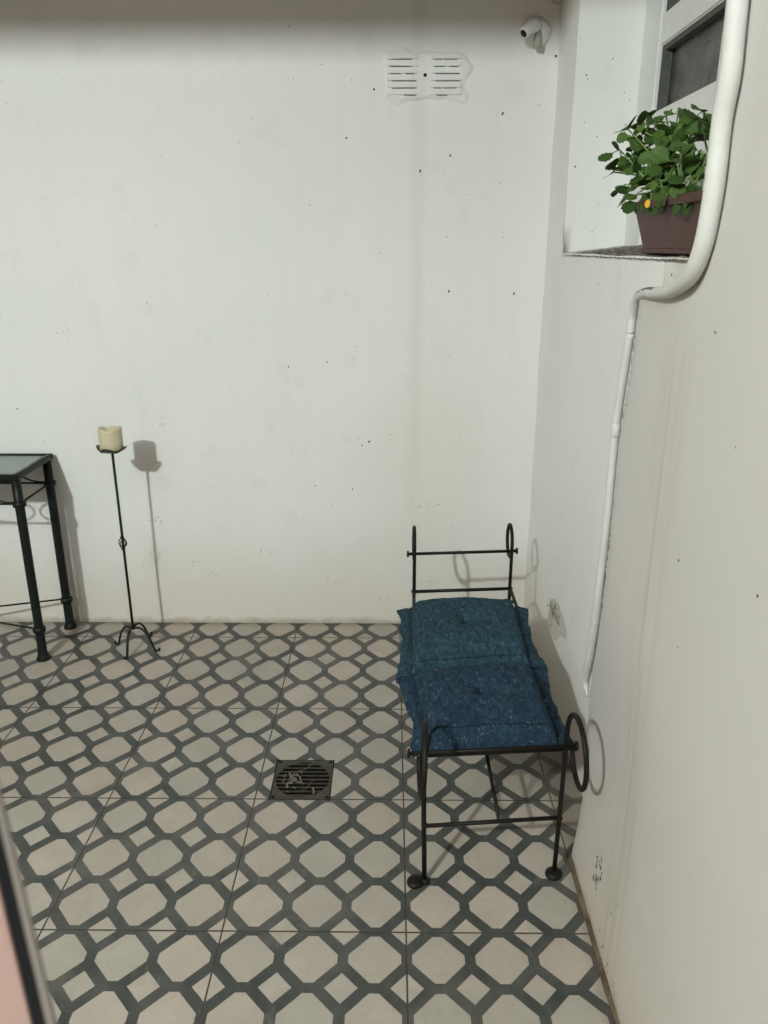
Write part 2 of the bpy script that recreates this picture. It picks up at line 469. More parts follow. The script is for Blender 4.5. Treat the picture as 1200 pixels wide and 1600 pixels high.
bm = bmesh.new()
grid(bm, lines(-3.0, YP, .05, [YJ, YP]), lines(-.02, 3.1, .05, [ZL]), lambda u, v: Vector((XN, u, v)), lambda u, v: v > ZL and u > YJ)
grid(bm, lines(XN, XF, .03), lines(-.02, ZL, .05), lambda u, v: Vector((u, YP, v)))
grid(bm, lines(XN, XF, .03), lines(YJ, YP, .05), lambda u, v: Vector((u, v, ZL)))
grid(bm, lines(XN, XW+.02, .03), lines(ZL, 3.1, .05), lambda u, v: Vector((u, YJ, v)))
bmesh.ops.remove_doubles(bm, verts=bm.verts, dist=.0005)
for v in bm.verts:
    if v.co.y > -.12 and v.co.z < ZL+.001: v.co.y += (edge_y(v.co.z)-YP)*min(1, (v.co.y+.12)/.3)
    if abs(v.co.x-XN) < .004: v.co.x = XN+lean(v.co.z)*math.exp(-(max(0, YP-.1-v.co.y)/.30)**2)
for v in bm.verts:
    if abs(v.co.z-ZL) < .001 and v.co.y < YP+.05 and v.co.y > YJ-.001: v.co.z += .030*min(1, max(0, (.03-v.co.y)/.16))
wobble(bm, .0025)
C_ = []
for (x, y, s) in [(1062, 875, .0032), (1185, 930, .0022), (1060, 1012, .002), (990, 1270, .002), (962, 1415, .0025), (953, 1427, .003), (938, 1455, .003), (943, 1480, .003),
                  (950, 1508, .003), (1150, 700, .0014), (1120, 520, .002), (1020, 760, .0015)]:
    q = on(x, y, 0, XN); C_.append((q.y, q.z, s, 1.3, -.2))
for k in range(34):
    y = random.uniform(1336, 1392); x = 930+random.gauss(0, 3.0)+math.sin(y*.2)*1.5
    q = on(x, y, 0, XN); C_.append((q.y, q.z, .0012+.0022*random.random(), 1.8, random.uniform(-.8, .4)))
for k in range(26):
    t = random.random(); x = 905+t*65+random.uniform(3, 9); y = 1385+t*215
    q = on(x, y, 0, XN); C_.append((q.y, q.z, .0012+.0018*random.random(), .8, random.random()))
PW = lambda u, v: wobp((XN+lean(v)*math.exp(-(max(0, YP-.1-u)/.30)**2), u, v), .0025)-Vector((.0015, 0, 0))
chips(bm, C_, PW, 1)
# crumbling crack beside the pipe
z = .55
while z < 1.40:
    L = random.uniform(.006, .03) if not (1.05 < z < 1.11 or .7 < z < .74) else 0
    yy = edge_y(z)-.009+.0012*noise.noise(Vector((0, 0, z*20)))
    if L:
        ww = random.uniform(.0008, .0024)*(1.3 if z < .95 or z > 1.2 else .5)
        vs3 = [bm.verts.new(PW(yy+s*ww, z+dz)) for s, dz in ((-.2, 0), (-1, L*.3), (-.7, L*.7), (-.2, L), (1, L*.6), (.8, L*.2))]
        f = bm.faces.new(vs3); f.material_index = 1
    z += L+random.uniform(.001, .012)+(.02 if not L else 0)
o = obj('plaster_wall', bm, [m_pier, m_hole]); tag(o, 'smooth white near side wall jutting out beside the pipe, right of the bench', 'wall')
bv = o.modifiers.new('round', 'BEVEL'); bv.width = .007; bv.segments = 3; bv.limit_method = 'ANGLE'; bv.angle_limit = math.radians(50)

# ------------------------------------------------------------------ window in the niche
m_frame = simple('white_window_paint', (.78, .79, .77), .5, .4, .10, 14, .15)
m_glaz = simple('old_putty', (.10, .10, .09), .8, .2, .5, 40)
a = NT('textured_dark_glass', .35, .5); P = a.pos()
vo = a.n('ShaderNodeTexVoronoi'); a.lk(P, vo.inputs['Vector']); vo.inputs['Scale'].default_value = 120
wv = a.noise(P, 16, 3, .5)
a.color(a.mix(a.ramp(a.math('ADD', wv, a.math('MULTIPLY', a.noise(P, 130, 3, .6), .6)), .55, 1.05), (.035, .038, .034), (.125, .13, .115))); a.bump(vo.outputs['Distance'], .5, .004)
m_glass = a.m
win = thing('window', 'white framed window of dark textured panes set in the side wall niche', 'window', (XW, .6, 1.6))
def wpart(name, bm, m, parent=win):
    o = obj(name, bm, m, parent); o.matrix_parent_inverse = Matrix.Translation(-Vector(parent.location)) if parent is win else Matrix.Identity(4); return o
bm = bmesh.new()
def fr(y0, y1, z0, z1, x0=XW-.006, x1=XW+.05, b=.004):
    bx(bm, ((x0+x1)/2, (y0+y1)/2, (z0+z1)/2), (x1-x0, y1-y0, z1-z0), bev=b)
fr(1.125, YL+.01, 1.545, 2.74)                         # far stile
fr(.395, .545, 1.545, 2.74, XW-.0035)                        # middle stile
fr(YJ-.01, -.04, 1.545, 2.74)
RZ = [(1.545, 1.936), (2.108, 2.192), (2.52, 2.74)]
for (z0, z1) in RZ:
    fr(.548, 1.122, z0, z1, XW-.001); fr(-.037, .392, z0, z1, XW-.001)
wf = wpart('frame', bm, m_frame)
def pane(y0, y1, z0, z1):
    bm = bmesh.new(); bx(bm, (XW+.034, (y0+y1)/2, (z0+z1)/2), (.004, y1-y0, z1-z0))
    g = obj('pane', bm, m_glass, win); g.matrix_parent_inverse = Matrix.Translation(-Vector(win.location))
    bm = bmesh.new()
    for c, s in (((XW+.018, y1-.014, (z0+z1)/2), (.022, .03, z1-z0)), ((XW+.018, (y0+y1)/2, z1-.006), (.021, y1-y0-.032, .012))):
        bx(bm, c, s)
    b = obj('glazing_bead', bm, m_glaz, win); b.matrix_parent_inverse = Matrix.Translation(-Vector(win.location))
for (y0, y1) in ((.546, 1.124), (-.039, .394)):
    pane(y0, y1, 1.937, 2.107); pane(y0, y1, 2.193, 2.519)

# ------------------------------------------------------------------ pipe
a = NT('painted_pipe', .6, .3); P = a.pos(); n = a.noise(P, 14, 5, .6)
c = a.mix(a.ramp(n, .35, .7), (.64, .64, .61), (.58, .57, .53))
a.color(c); a.bump(a.noise(P, 60, 4), .2, .003); m_pipe = a.m
m_bare = simple('bare_grey_pipe', (.14, .145, .14), .7, .3, .4, 60)
pipe = thing('drain_pipe', 'white painted pipe bending down the side wall from the niche', 'pipe', (XN, .2, 0))
def ppart(name, bm, m):
    o = obj(name, bm, m, pipe, True); o.matrix_parent_inverse = Matrix.Translation(-Vector(pipe.location)); return o
up_pts = [(.421, -.216, 3.05), (.421, -.217, 2.4)]
for (x, y) in [(1153, 0), (1142, 110), (1128, 190), (1117, 285), (1107, 345), (1096, 392), (1078, 432)]:
    q = on(x, y, 0, .421); up_pts.append((.421, q.y, q.z))
for (x, y, X_) in [(1052, 453, .426), (1028, 458, .432), (1009, 458, .438), (997, 466, .443), (989, 492, .446), (985, 520, .446)]:
    q = on(x, y, 0, X_); up_pts.append((X_, q.y, q.z))
rad = [.0143]*7+[.0140, .0132, .0118, .0108, .0102, .0098, .0096, .0094]
bm = bmesh.new()
sp_ = smooth_path(up_pts, 8); rr = []
for i in range(len(sp_)):
    t = i/8; k = min(int(t), len(rad)-2); rr.append(rad[k]+(rad[k+1]-rad[k])*(t-k))
rings = tube(bm, sp_, rr, 20, wob=.03)
for f in bm.faces:
    c = f.calc_center_median()
    f.normal_update()
    if .0 < c.y < .15 and c.z > 1.45 and f.normal.z > .35+.25*noise.noise(c*60)+(.25 if c.y < .05 else 0): f.material_index = 1
ppart('elbow', bm, [m_pipe, m_bare])
bm = bmesh.new()
lp = []
for (x, y) in [(985, 520), (974, 590), (962, 672), (950, 800), (940, 890), (931, 965), (922, 1025), (915, 1062), (918, 1088)]:
    X_ = XN+.008
    for _ in range(4):
        q = on(x, y, 0, X_); X_ = XN+.008+lean(q.z)*.8
    lp.append((q.x, q.y, q.z))
sp2 = smooth_path(lp, 6); n2 = len(sp2)
tube(bm, sp2, [.0094+.0022*min(1, max(0, i/6-4)) if i/6 < 6.9 else max(.003, .0116*(8-i/6)/1.1) for i in range(n2)], 18, wob=.04)
ppart('downpipe', bm, m_pipe)
for (xx, yy, z) in (lp[5], lp[2]):
    bm = bmesh.new(); lathe(bm, [(.0093, -.015), (.0108, -.013), (.0111, 0), (.0108, .013), (.0093, .015)], (xx, yy, z), 18)
    ppart('socket', bm, m_pipe)

# ------------------------------------------------------------------ vent in the back wall
vent = thing('air_vent', 'white painted louvred air vent high on the back wall', 'vent', (.07, YB, 2.12))
def vpart(name, bm, m, parent=vent, smooth=False):
    o = obj(name, bm, m, parent, smooth); o.matrix_parent_inverse = Matrix.Translation(-Vector(vent.location)) if parent is vent else Matrix.Identity(4); return o
bm = bmesh.new()
def patch(u, v):
    # lumpy mortar bed smeared round the grille
    nz = noise.noise(Vector((u*17, v*17, 8)))*.022
    dx = max(abs(u-.07+nz*.6)-.118+nz, 0)/.045; dz = max(abs(v-2.118)-.056+nz, 0)/.038
    t = max(0, 1-math.sqrt(dx*dx+dz*dz))
    q = .5+.8*noise.noise(Vector((u*28, v*28, 1)))+.4*noise.noise(Vector((u*70, v*70, 4)))
    inner = max(0, min(1, (.118-abs(u-.07))/.008))*max(0, min(1, (.060-abs(v-2.119))/.008))
    return Vector((u, YB+.004-.0155*(t*t*(3-2*t))*(.7+.45*q)*(1-.5*inner), v))
grid(bm, lines(-.115, .285, .006), lines(2.02, 2.235, .006), patch)
vpart('mortar_bed', bm, m_back, smooth=True)
bm = bmesh.new()
bx(bm, (.068, YB-.006, 2.120), (.256, .008, .134), bev=.0035)
plate = vpart('grille_plate', bm, m_back)
m_slit = simple('vent_slit', (.10, .095, .08), .9, .1)
for cxx in (-.012, .140):
    for k in range(6):
        z = 2.176-k*.0222
        bm = bmesh.new()
        vsq = []
        x0, x1 = cxx-.052, cxx+.052
        A = [(x0, YB-.0098, z+.010), (x1, YB-.0098, z+.010), (x1, YB-.0143, z-.004), (x0, YB-.0143, z-.004), (x0, YB-.0098, z-.007), (x1, YB-.0098, z-.007)]
        vv = [bm.verts.new(p) for p in A]
        for ids in ((0, 3, 2, 1), (3, 4, 5, 2), (0, 4, 3), (1, 2, 5)): bm.faces.new([vv[i] for i in ids])
        wobble(bm, .0022, 45)
        # the painted-over slits, only partly open
        segs = random.choice([[(.1, .8)], [(.1, .35), (.42, .85)], [(.1, .45), (.6, .9)], [(.15, .95)]])
        if k == 5: segs = [(.55, .95)] if cxx < 0 else [(.2, .55)]
        for s0, s1 in segs:
            bx(bm, (x0+(s0+s1)/2*(x1-x0), YB-.0108, z-.0068), ((s1-s0)*(x1-x0), .006, .0013), mi=1)
        vpart('louvre', bm, [m_back, m_slit])
bm = bmesh.new(); lathe(bm, [(.0062, 0), (.0055, .001), (.002, .0015)], (.067, YB-.0103, 2.121), 12, 'Y'); vpart('screw_hole', bm, m_hole)

# ------------------------------------------------------------------ painted elbow fitting by the corner
fit = thing('conduit_fitting', 'white painted conduit elbow with a dark open mouth, high beside the vent', 'pipe fitting', (.44, YB, 2.25))
def fpart(name, bm, m, parent=fit):
    o = obj(name, bm, m, parent, True); o.matrix_parent_inverse = Matrix.Translation(-Vector(fit.location)); return o
bm = bmesh.new()
lathe(bm, [(.050, 0), (.049, .006), (.044, .016), (.034, .027), (.02, .034), (.004, .036)], (.446, YB+.002, 2.252), 28, 'Y', .03)
fpart('base', bm, m_back)
bm = bmesh.new()
sp3 = smooth_path([(.440, YB-.015, 2.262), (.428, YB-.045, 2.262), (.408, YB-.066, 2.248), (.392, YB-.078, 2.232)], 6)
tube(bm, sp3, [.023-.006*i/len(sp3) for i in range(len(sp3))], 18)
el = fpart('elbow', bm, m_back)
bm = bmesh.new()
d = (sp3[-1]-sp3[-2]).normalized(); q = d.to_track_quat('Z', 'Y').to_matrix().to_4x4()
bmesh.ops.create_circle(bm, cap_ends=True, radius=.0125, segments=18, matrix=Matrix.Translation(sp3[-1]+d*.0012) @ q)
fpart('mouth', bm, m_hole)
bm = bmesh.new()
tube(bm, smooth_path([(.448, YB-.022, 2.25), (.448, YB-.03, 2.225), (.448, YB-.030, 2.205), (.448, YB-.028, 2.198)], 4), [.014]*9+[.0135, .013, .010, .005], 14)
fpart('cable_stub', bm, simple('grey_green_putty', (.36, .37, .31), .8, .2))

hook = thing('wall_hook', 'small pale glossy loop at the top of the wall corner', 'hook', (.52, YB, 2.34))
bm = bmesh.new()
pts = [(.508+.019*math.cos(a), YB-.02, 2.352+.019*math.sin(a)) for a in [PI*.9+i*PI*1.25/14 for i in range(15)]]
tube(bm, pts, .004, 10)
o = obj('loop', bm, simple('pale_wax', (.55, .5, .44), .25, .6, .15), hook, True); o.matrix_parent_inverse = Matrix.Translation(-Vector(hook.location))
bm = bmesh.new(); lathe(bm, [(.016, 0), (.014, .012), (.006, .02)], (.53, YB+.002, 2.37), 14, 'Y', .06)
o = obj('stem', bm, simple('old_brown_sealant', (.2, .16, .12), .8, .2), hook, True); o.matrix_parent_inverse = Matrix.Translation(-Vector(hook.location))

bm = bmesh.new(); bx(bm, (-2.75, -.75, 1.55), (.1, 4.7, 3.14))  # unseen wall added for bounce light, pink tint chosen to warm the shadows
o = obj('plaster_wall', bm, plaster('pink_bounce_plaster', 'left')); tag(o, 'unseen plastered wall added on the left, pinkish to warm the bounced light', 'wall')

# ------------------------------------------------------------------ floor drain
m_brz = NT('tarnished_metal', .5, .5); P = m_brz.pos(); n = m_brz.noise(P, 60, 5, .65)
m_brz.color(m_brz.mix(m_brz.ramp(n, .35, .7), (.030, .026, .019), (.066, .057, .041))); m_brz.b.inputs['Metallic'].default_value = .15; m_brz.bump(n, .3, .002); m_brz = m_brz.m
m_pit = simple('drain_dark', (.012, .011, .009), .9, .1)
cx, cyy = (DX0+DX1)/2, (DY0+DY1)/2
drain = thing('floor_drain', 'square tarnished metal drain grate with debris sunk in the patterned tiles', 'drain', (cx, cyy, 0))
def dpart(name, bm, m, sm=False):
    o = obj(name, bm, m, drain, sm); o.matrix_parent_inverse = Matrix.Translation(-Vector(drain.location)); return o
hx, hy = (DX1-DX0)/2-.0035, (DY1-DY0)/2-.0035
bm = bmesh.new(); RAD = .083
N = 64; ci = []; so = []
for k in range(N):
    a = 2*PI*k/N; ca, sa = math.cos(a), math.sin(a)
    ci.append((cx+RAD*ca, cyy+RAD*sa)); t = min(hx/max(abs(ca), 1e-6), hy/max(abs(sa), 1e-6)); so.append((cx+t*ca, cyy+t*sa))
def ringv(P_, z): return [bm.verts.new((x, y, z)) for x, y in P_]
a0, a1, b0, b1 = ringv(ci, .001), ringv(so, .001), ringv(ci, -.004), ringv(so, -.004)
for k in range(N):
    j = (k+1) % N
    bm.faces.new((a0[k], a1[k], a1[j], a0[j])); bm.faces.new((a0[j], b0[j], b0[k], a0[k])); bm.faces.new((a1[k], b1[k], b1[j], a1[j]))
for sx_, sy_ in ((-1, 1), (1, -1), (-1, -1), (1, 1)):
    lathe(bm, [(.0055, 0), (.005, .0008), (.001, .0009)], (cx+sx_*.080, cyy+sy_*.083, .0012), 10, mi=1)
dpart('cover_plate', bm, [m_brz, m_pit])
bm = bmesh.new()
bx(bm, (cx, cyy, -.045), (DX1-DX0+.01, DY1-DY0+.01, .002))
for s in (-1, 1):
    bx(bm, (cx+s*((DX1-DX0)/2+.001), cyy, -.0225), (.002, DY1-DY0, .042)); bx(bm, (cx, cyy+s*((DY1-DY0)/2+.001), -.0225), (DX1-DX0, .002, .042))
dpart('pit', bm, m_pit)
for k in range(9):
    yy = -RAD+2*RAD*(k+.5)/9; h = math.sqrt(max(RAD**2-yy**2, 0))
    bm = bmesh.new(); bx(bm, (cx, cyy+yy, -.0015), (2*h+.006, .0064, .0042), bev=.001); dpart('bar', bm, m_brz)
m_deb = simple('dry_debris', (.24, .22, .17), .9, .2, .5, 80)
bm = bmesh.new()
def strand(x0, y0, L, ang, r, curv=1.5):
    pts = []; x, y, a = x0, y0, ang
    for i in range(9):
        pts.append((x, y, .004+.003*math.sin(i*.8)+r)); x += math.cos(a)*L/8; y += math.sin(a)*L/8; a += random.gauss(0, .25)+curv/8
    tube(bm, pts, r, 5)
strand(cx+.026, cyy+.075, .07, -PI/2-.4, .0008, 1.0); strand(cx+.036, cyy-.01, .05, -PI/2-.3, .0007, -.5); strand(cx-.014, cyy+.01, .045, -1.1, .0014, -.6)
strand(cx+.04, cyy-.075, .03, 1.2, .0022, .5)
for k in range(60):
    strand(cx-.033+random.gauss(0, .013), cyy-.006+random.gauss(0, .017), .004+.009*random.random(), random.random()*6, .0005+.0013*random.random()**2, 3)
dpart('debris', bm, m_deb)

# ------------------------------------------------------------------ iron materials
m_iron = simple('black_iron', (.009, .0075, .006), .55, .22, .5, 50, .3)
m_green = simple('dark_green_iron', (.007, .010, .008), .45, .25, .5, 50, .3)

# ------------------------------------------------------------------ bench
bench = thing('scroll_bench', 'black wrought iron bench with scrolled ends under two blue cushions', 'bench', (.2, .6, 0))
SH = .085
def bpart(name, bm, m=m_iron, parent=bench):
    for v in bm.verts: v.co.y += (v.co.x-.21)*SH
    o = obj(name, bm, m, parent, True)
    o.matrix_parent_inverse = Matrix.Translation(-Vector(bench.location)); return o
XL, XR = .034, .385; YF, YR = .145, 1.10; ZQ = .385
def scroll(x, yp, sgn, zc, r, ztop0, rod, xo=0.0):
    """crook: post rises on the inner side, loops outward (sgn) and returns to the post"""
    pts = [(x, yp, ztop0), (x, yp, zc-.01)]
    c = yp+sgn*r
    for i in range(0, 27):
        a = PI-(PI*2-.55)*i/26
        pts.append((x+xo*(.5-.5*math.cos(PI*i/26)), c+sgn*r*math.cos(a)*-1*-1, zc+r*math.sin(a)))
    return pts
for x in (XL, XR):
    s = 1 if x == XR else -1
    bm = bmesh.new(); pts = scroll(x, YF, -1, .437, .084, .0, .006, .012*s)
    lo_ = x-.004*0
    pts[0] = (x+(.008 if x == XL else -.003), YF+.0, .004); pts.insert(1, (x+(.003 if x == XL else -.001), YF, .2))
    tube(bm, pts, .0064, 10); bpart('front_scroll', bm)
    bm = bmesh.new(); pts = scroll(x-.002*s, YR, 1, .548, .058, .0, .006, .0)
    tube(bm, pts, .0062, 10); bpart('rear_scroll', bm)
for (y, z, x0, x1, n_) in ((YF-.012, .401, -.004, .407, 'handrail'), (YR+.012, .525, .012, .402, 'handrail')):
    bm = bmesh.new(); tube(bm, [(x0, y, z), (x1, y, z)], .0055, 10)
    for x, d in ((x0, -1), (x1, 1)):
        lathe(bm, [(.005, -.003), (.0115, -.002), (.0125, .001), (.0105, .004), (.004, .005)], (x, y, z), 14, 'X')
    bpart(n_, bm)
for (y, z) in ((YF, ZQ), (YR, ZQ-.001)):
    bm = bmesh.new(); tube(bm, [(XL, y, z), (XR, y, z)], .006, 10); bpart('seat_rail', bm)
for x in (XL, XR):
    bm = bmesh.new(); tube(bm, [(x, YF, ZQ-.001), (x, YR, ZQ-.001)], .006, 10); bpart('side_rail', bm)
for k in range(6):
    y = YF+(YR-YF)*(k+.7)/6.4
    bm = bmesh.new(); bx(bm, ((XL+XR)/2, y, ZQ-.004), (XR-XL, .018, .004)); bpart('slat', bm)
for y in (YF, YR):
    bm = bmesh.new(); tube(bm, [(XL+.004, y, .175), (XR, y, .179)], .0055, 10); bpart('stretcher', bm)
for x in (XL, XR):
    for y, z in ((YF, ZQ), (YR, ZQ), (YF, .177), (YR, .177)):
        bm = bmesh.new(); bmesh.ops.create_icosphere(bm, subdivisions=2, radius=.0088, matrix=Matrix.Translation((x+(.005 if x == XL else -.001) if z < .2 else x, y, z)))
        for v in bm.verts: v.co += Vector((noise.noise(v.co*300), noise.noise(v.co*310), noise.noise(v.co*290)))*.0012
        bpart('weld', bm)
bm = bmesh.new(); tube(bm, [(.229, YF, .1775), (.229, YR, .1775)], .0052, 10); bpart('stretcher', bm)
for (x, y, ox) in ((XL+.008, YF, -.024), (XR-.003, YF, -.002), (XL, YR, -.02), (XR, YR, .0)):
    bm = bmesh.new(); prof = [(.0215, .0), (.0225, .003), (.0215, .008), (.012, .0115), (.005, .0135)]
    lathe(bm, prof, (x+ox, y-.004, .0005), 22)
    if ox < -.01: lathe(bm, [(.010, 0), (.0115, .004), (.0095, .011), (.006, .013)], (x+.002, y-.006, .0005), 14)
    bpart('foot_disc', bm)

# cushions -----------------------------------------------------------
def fabric(name, c0, c1):
    a = NT(name, .95, .12)
    tc = a.n('ShaderNodeTexCoord').outputs['Object']
    n1 = a.noise(tc, 260, 3, .6, stretch=(1, .25, .6)); n2 = a.noise(tc, 9, 3, .5); n3 = a.noise(tc, 110, 3, .6, stretch=(1, .35, .6))
    c = a.mix(a.ramp(n3, .35, .7), c0, c1)
    fl = a.math('MULTIPLY', a.ramp(n1, .55, .66), a.ramp(a.noise(tc, 60, 2, .5), .46, .66))
    c = a.mix(a.math('MULTIPLY', fl, .8), c, (.18, .26, .31))
    weave = a.noise(tc, 900, 2, .5)
    c = a.mix(a.math('MULTIPLY', weave, .35), c, (.02, .035, .06))
    a.color(c); a.bump(a.math('ADD', weave, n1), .3, .0012)
    return a.m
m_pipe_trim = simple('navy_piping', (.008, .014, .022), .9, .1)
m_fab_shaded = fabric('blue_slub_shaded_tone', (.010, .023, .043), (.027, .055, .086))  # front cushion: same blue cloth, its dimmer lighting put into the colour
m_fab_lit = fabric('blue_slub_lit_tone', (.013, .035, .050), (.037, .080, .100))  # rear cushion: same blue cloth, its brighter lighting put into the colour
def cushion(C, zb, label, bx_l, bx_r, bx_f, bx_b, seed, lift, droop, fabm, ps=1.0):
    """C = corners (front-left, front-right, back-right, back-left) of the flanged outline at z; body inset fractions"""
    fl_, fr_, br_, bl_ = [Vector((c[0], c[1]+(c[0]-.21)*SH, 0)) for c in C]
    o = bpy.data.objects.new('bench_cushion', bpy.data.meshes.new('bench_cushion')); col.objects.link(o)
    org = (fl_+fr_+br_+bl_)/4; org.z = zb; o.location = org
    tag(o, label, 'cushion', 'blue cushions on the bench')
    bm = bmesh.new(); N1, N2 = 84, 76
    top = {}; bot = {}
    def P(u, v): return fl_*(1-u)*(1-v)+fr_*u*(1-v)+br_*u*v+bl_*(1-u)*v
    for i in range(N1+1):
        for j in range(N2+1):
            u, v = i/N1, j/N2
            p = P(u, v)
            # ragged outline
            e = max(abs(u-.5), abs(v-.5))*2
            k = max(0, (e-.8)/.2)
            wv = noise.noise(Vector((u*4, v*4, seed)))*.014+noise.noise(Vector((u*14, v*14, seed+4)))*.004
            dirv = (p-P(.5, .5)).normalized()
            p = p+dirv*wv*k
            ku = max(0, (abs(u-.5)*2-.75)/.25)
            p.x += (-.016*math.sin(PI*v)**.8+.009*(v if ps < 1 else 1))*ku*(1 if u > .5 else -1)
            # body factor
            bu = min((u-bx_l)/.075 if bx_l else u/.03, (1-bx_r-u)/.075 if bx_r else (1-u)/.03)
            bv_ = min((v-bx_f)/.13 if bx_f else v/.035, (1-bx_b-v)/.13 if bx_b else (1-v)/.05)
            f = max(0, min(1, bu))*1.0; g = max(0, min(1, bv_))
            prof = (math.sin(f*PI/2)**.75)*(math.sin(g*PI/2)**.75)
            puff = ps*.046+.020*math.sin(PI*min(1, max(0, (u-bx_l)/(1-bx_l-bx_r))))*math.sin(PI*v)
            dx, dy = (u-.5)*1.05, (v-.52)
            rr_ = math.hypot(dx, dy)
            tuft = .022*math.exp(-(rr_/.045)**2)+.018*math.exp(-(rr_/.15)**2)
            ang = math.atan2(dy, dx)
            crease = .006*math.exp(-(rr_/.2)**2)*(math.cos(3*ang+.5)-.2)
            z = .008+prof*(puff-tuft-crease)
            z += prof*(.0075*noise.noise(Vector((u*7, v*6, seed+1)))+.0016*noise.noise(Vector((u*22, v*18, seed+2))))
            stitch = .006*math.exp(-((bu+.05)/.16)**2)+(.005*math.exp(-((bv_+.05)/.2)**2))
            z -= stitch
            # flange droop and ripples
            side = 1 if u > .5 else 0
            fz = 0
            if u < bx_l or u > 1-bx_r:
                q = (bx_l-u)/bx_l if u < bx_l else (u-1+bx_r)/bx_r
                fz = -q*droop+.010*q*noise.noise(Vector((seed, v*7, side*5)))+.003*q*noise.noise(Vector((seed, v*19, side*5)))
            z += fz + lift*max(0, 1-(v/.12))
            top[i, j] = bm.verts.new(p-Vector((org.x, org.y, 0))+Vector((0, 0, z)))
            bz = (.003 if prof > 0 else z-.005)
            bz = min(bz, z-.004)
            bot[i, j] = bm.verts.new(p-Vector((org.x, org.y, 0))+Vector((0, 0, bz)))
    TOPS = {k: tuple(v.co) for k, v in top.items()}
    for i in range(N1):
        for j in range(N2):
            bm.faces.new((top[i, j], top[i+1, j], top[i+1, j+1], top[i, j+1]))
            bm.faces.new((bot[i, j], bot[i, j+1], bot[i+1, j+1], bot[i+1, j]))
    for i in range(N1):
        bm.faces.new((bot[i, 0], bot[i+1, 0], top[i+1, 0], top[i, 0])); bm.faces.new((top[i, N2], top[i+1, N2], bot[i+1, N2], bot[i, N2]))
    for j in range(N2):
        bm.faces.new((top[0, j], top[0, j+1], bot[0, j+1], bot[0, j])); bm.faces.new((bot[N1, j], bot[N1, j+1], top[N1, j+1], top[N1, j]))
    bm.normal_update(); bm.to_mesh(o.data); bm.free(); o.data.materials.append(fabm)
    for f in o.data.polygons: f.use_smooth = True
    def seam(fn, name, r=.0018):
        bm2 = bmesh.new(); pts = [fn(k/60) for k in range(61)]
        tube(bm2, pts, r, 6); obj(name, bm2, m_pipe_trim, o, True)
    tp = {k: Vector(v) for k, v in TOPS.items()}
    def at(u, v):
        i, j = u*N1, v*N2; i0, j0 = min(int(i), N1-1), min(int(j), N2-1); fu, fv = i-i0, j-j0
        return tp[i0, j0]*(1-fu)*(1-fv)+tp[i0+1, j0]*fu*(1-fv)+tp[i0, j0+1]*(1-fu)*fv+tp[i0+1, j0+1]*fu*fv+Vector((0, 0, .0007))
    seam(lambda t: at(bx_l+.004, t), 'piping'); seam(lambda t: at(1-bx_r-.004, t), 'piping')
    seam(lambda t: at(bx_l+t*(1-bx_l-bx_r), .985), 'piping'); seam(lambda t: at(bx_l+t*(1-bx_l-bx_r), max(bx_f, .075)), 'piping', .0009)
    bm = bmesh.new(); lathe(bm, [(.0095, 0), (.009, .003), (.004, .0045)], (0, 0, 0), 14)
    b = obj('button', bm, fabm, o, True)
    q = P(.5, .52)-org; b.location = (q.x, q.y, .026)
    return o
ZC = ZQ+.006
cushion([(-.022, .503), (.402, .534), (.412, .935), (-.018, .955)], ZC, 'rear blue cushion, nearer the back wall, lit teal tone painted in', .085, .095, .05, .02, 3.0, .004, .012, m_fab_lit)
cushion([(.006, .150), (.414, .146), (.405, .536), (-.024, .508)], ZC, 'front blue cushion, nearer the camera, shaded navy tone painted in, against the iron rail', .085, .105, 0, .045, 11.0, .0, .014, m_fab_shaded, .84)

# ------------------------------------------------------------------ console table
TX1, TX0 = -1.412, -2.35; TY0, TY1 = 1.252, 1.572; TZ = .765
table = thing('console_table', 'dark green iron console table with a glass top against the back wall', 'table', (-1.9, 1.41, 0))
def tpart(name, bm, m=m_green, parent=table, sm=True):
    o = obj(name, bm, m, parent, sm); o.matrix_parent_inverse = Matrix.Translation(-Vector(table.location)); return o
LX = TX1-.018; LX0 = TX0+.018; LYF = TY0+.018; LYR = TY1-.030
bm = bmesh.new(); FW = .021
bx(bm, ((TX0+TX1)/2, TY0+FW/2, TZ-.009), (TX1-TX0, FW, .022), bev=.003)
bx(bm, ((TX0+TX1)/2, TY1-FW/2, TZ-.009), (TX1-TX0, FW, .022), bev=.003)
bx(bm, (TX1-FW/2, (TY0+TY1)/2, TZ-.0085), (FW, TY1-TY0-2*FW+.002, .0225), bev=.003)
bx(bm, (TX0+FW/2, (TY0+TY1)/2, TZ-.0085), (FW, TY1-TY0-2*FW+.002, .0225), bev=.003)
tpart('top_frame', bm, sm=False)
a = NT('frosted_table_glass', .22, .5); P = a.pos(); n = a.noise(P, 160, 3)
a.color(a.mix(a.ramp(n, .3, .7), (.20, .27, .25), (.30, .36, .33))); a.bump(n, .3, .002)
a.b.inputs['Transmission Weight'].default_value = .25
bm = bmesh.new(); bx(bm, ((TX0+TX1)/2, (TY0+TY1)/2, TZ-.006), (TX1-TX0-2*FW+.004, TY1-TY0-2*FW+.004, .006)); tpart('glass_top', bm, a.m, sm=False)
for x in (LX, LX0):
    for y in (LYF, LYR):
        bm = bmesh.new()
        lathe(bm, [(.026, 0), (.027, .006), (.022, .018), (.0175, .03), (.0172, .118), (.0172, .30), (.0172, .62), (.0172, TZ-.021)], (x, y, 0), 20)
        lg = tpart('leg', bm)
        for z in (.132, .650):
            bm = bmesh.new(); lathe(bm, [(.017, -.013), (.0235, -.009), (.025, 0), (.0235, .009), (.017, .013)], (x, y, z), 20)
            c_ = tpart('collar', bm, parent=lg); c_.matrix_parent_inverse = Matrix.Identity(4)
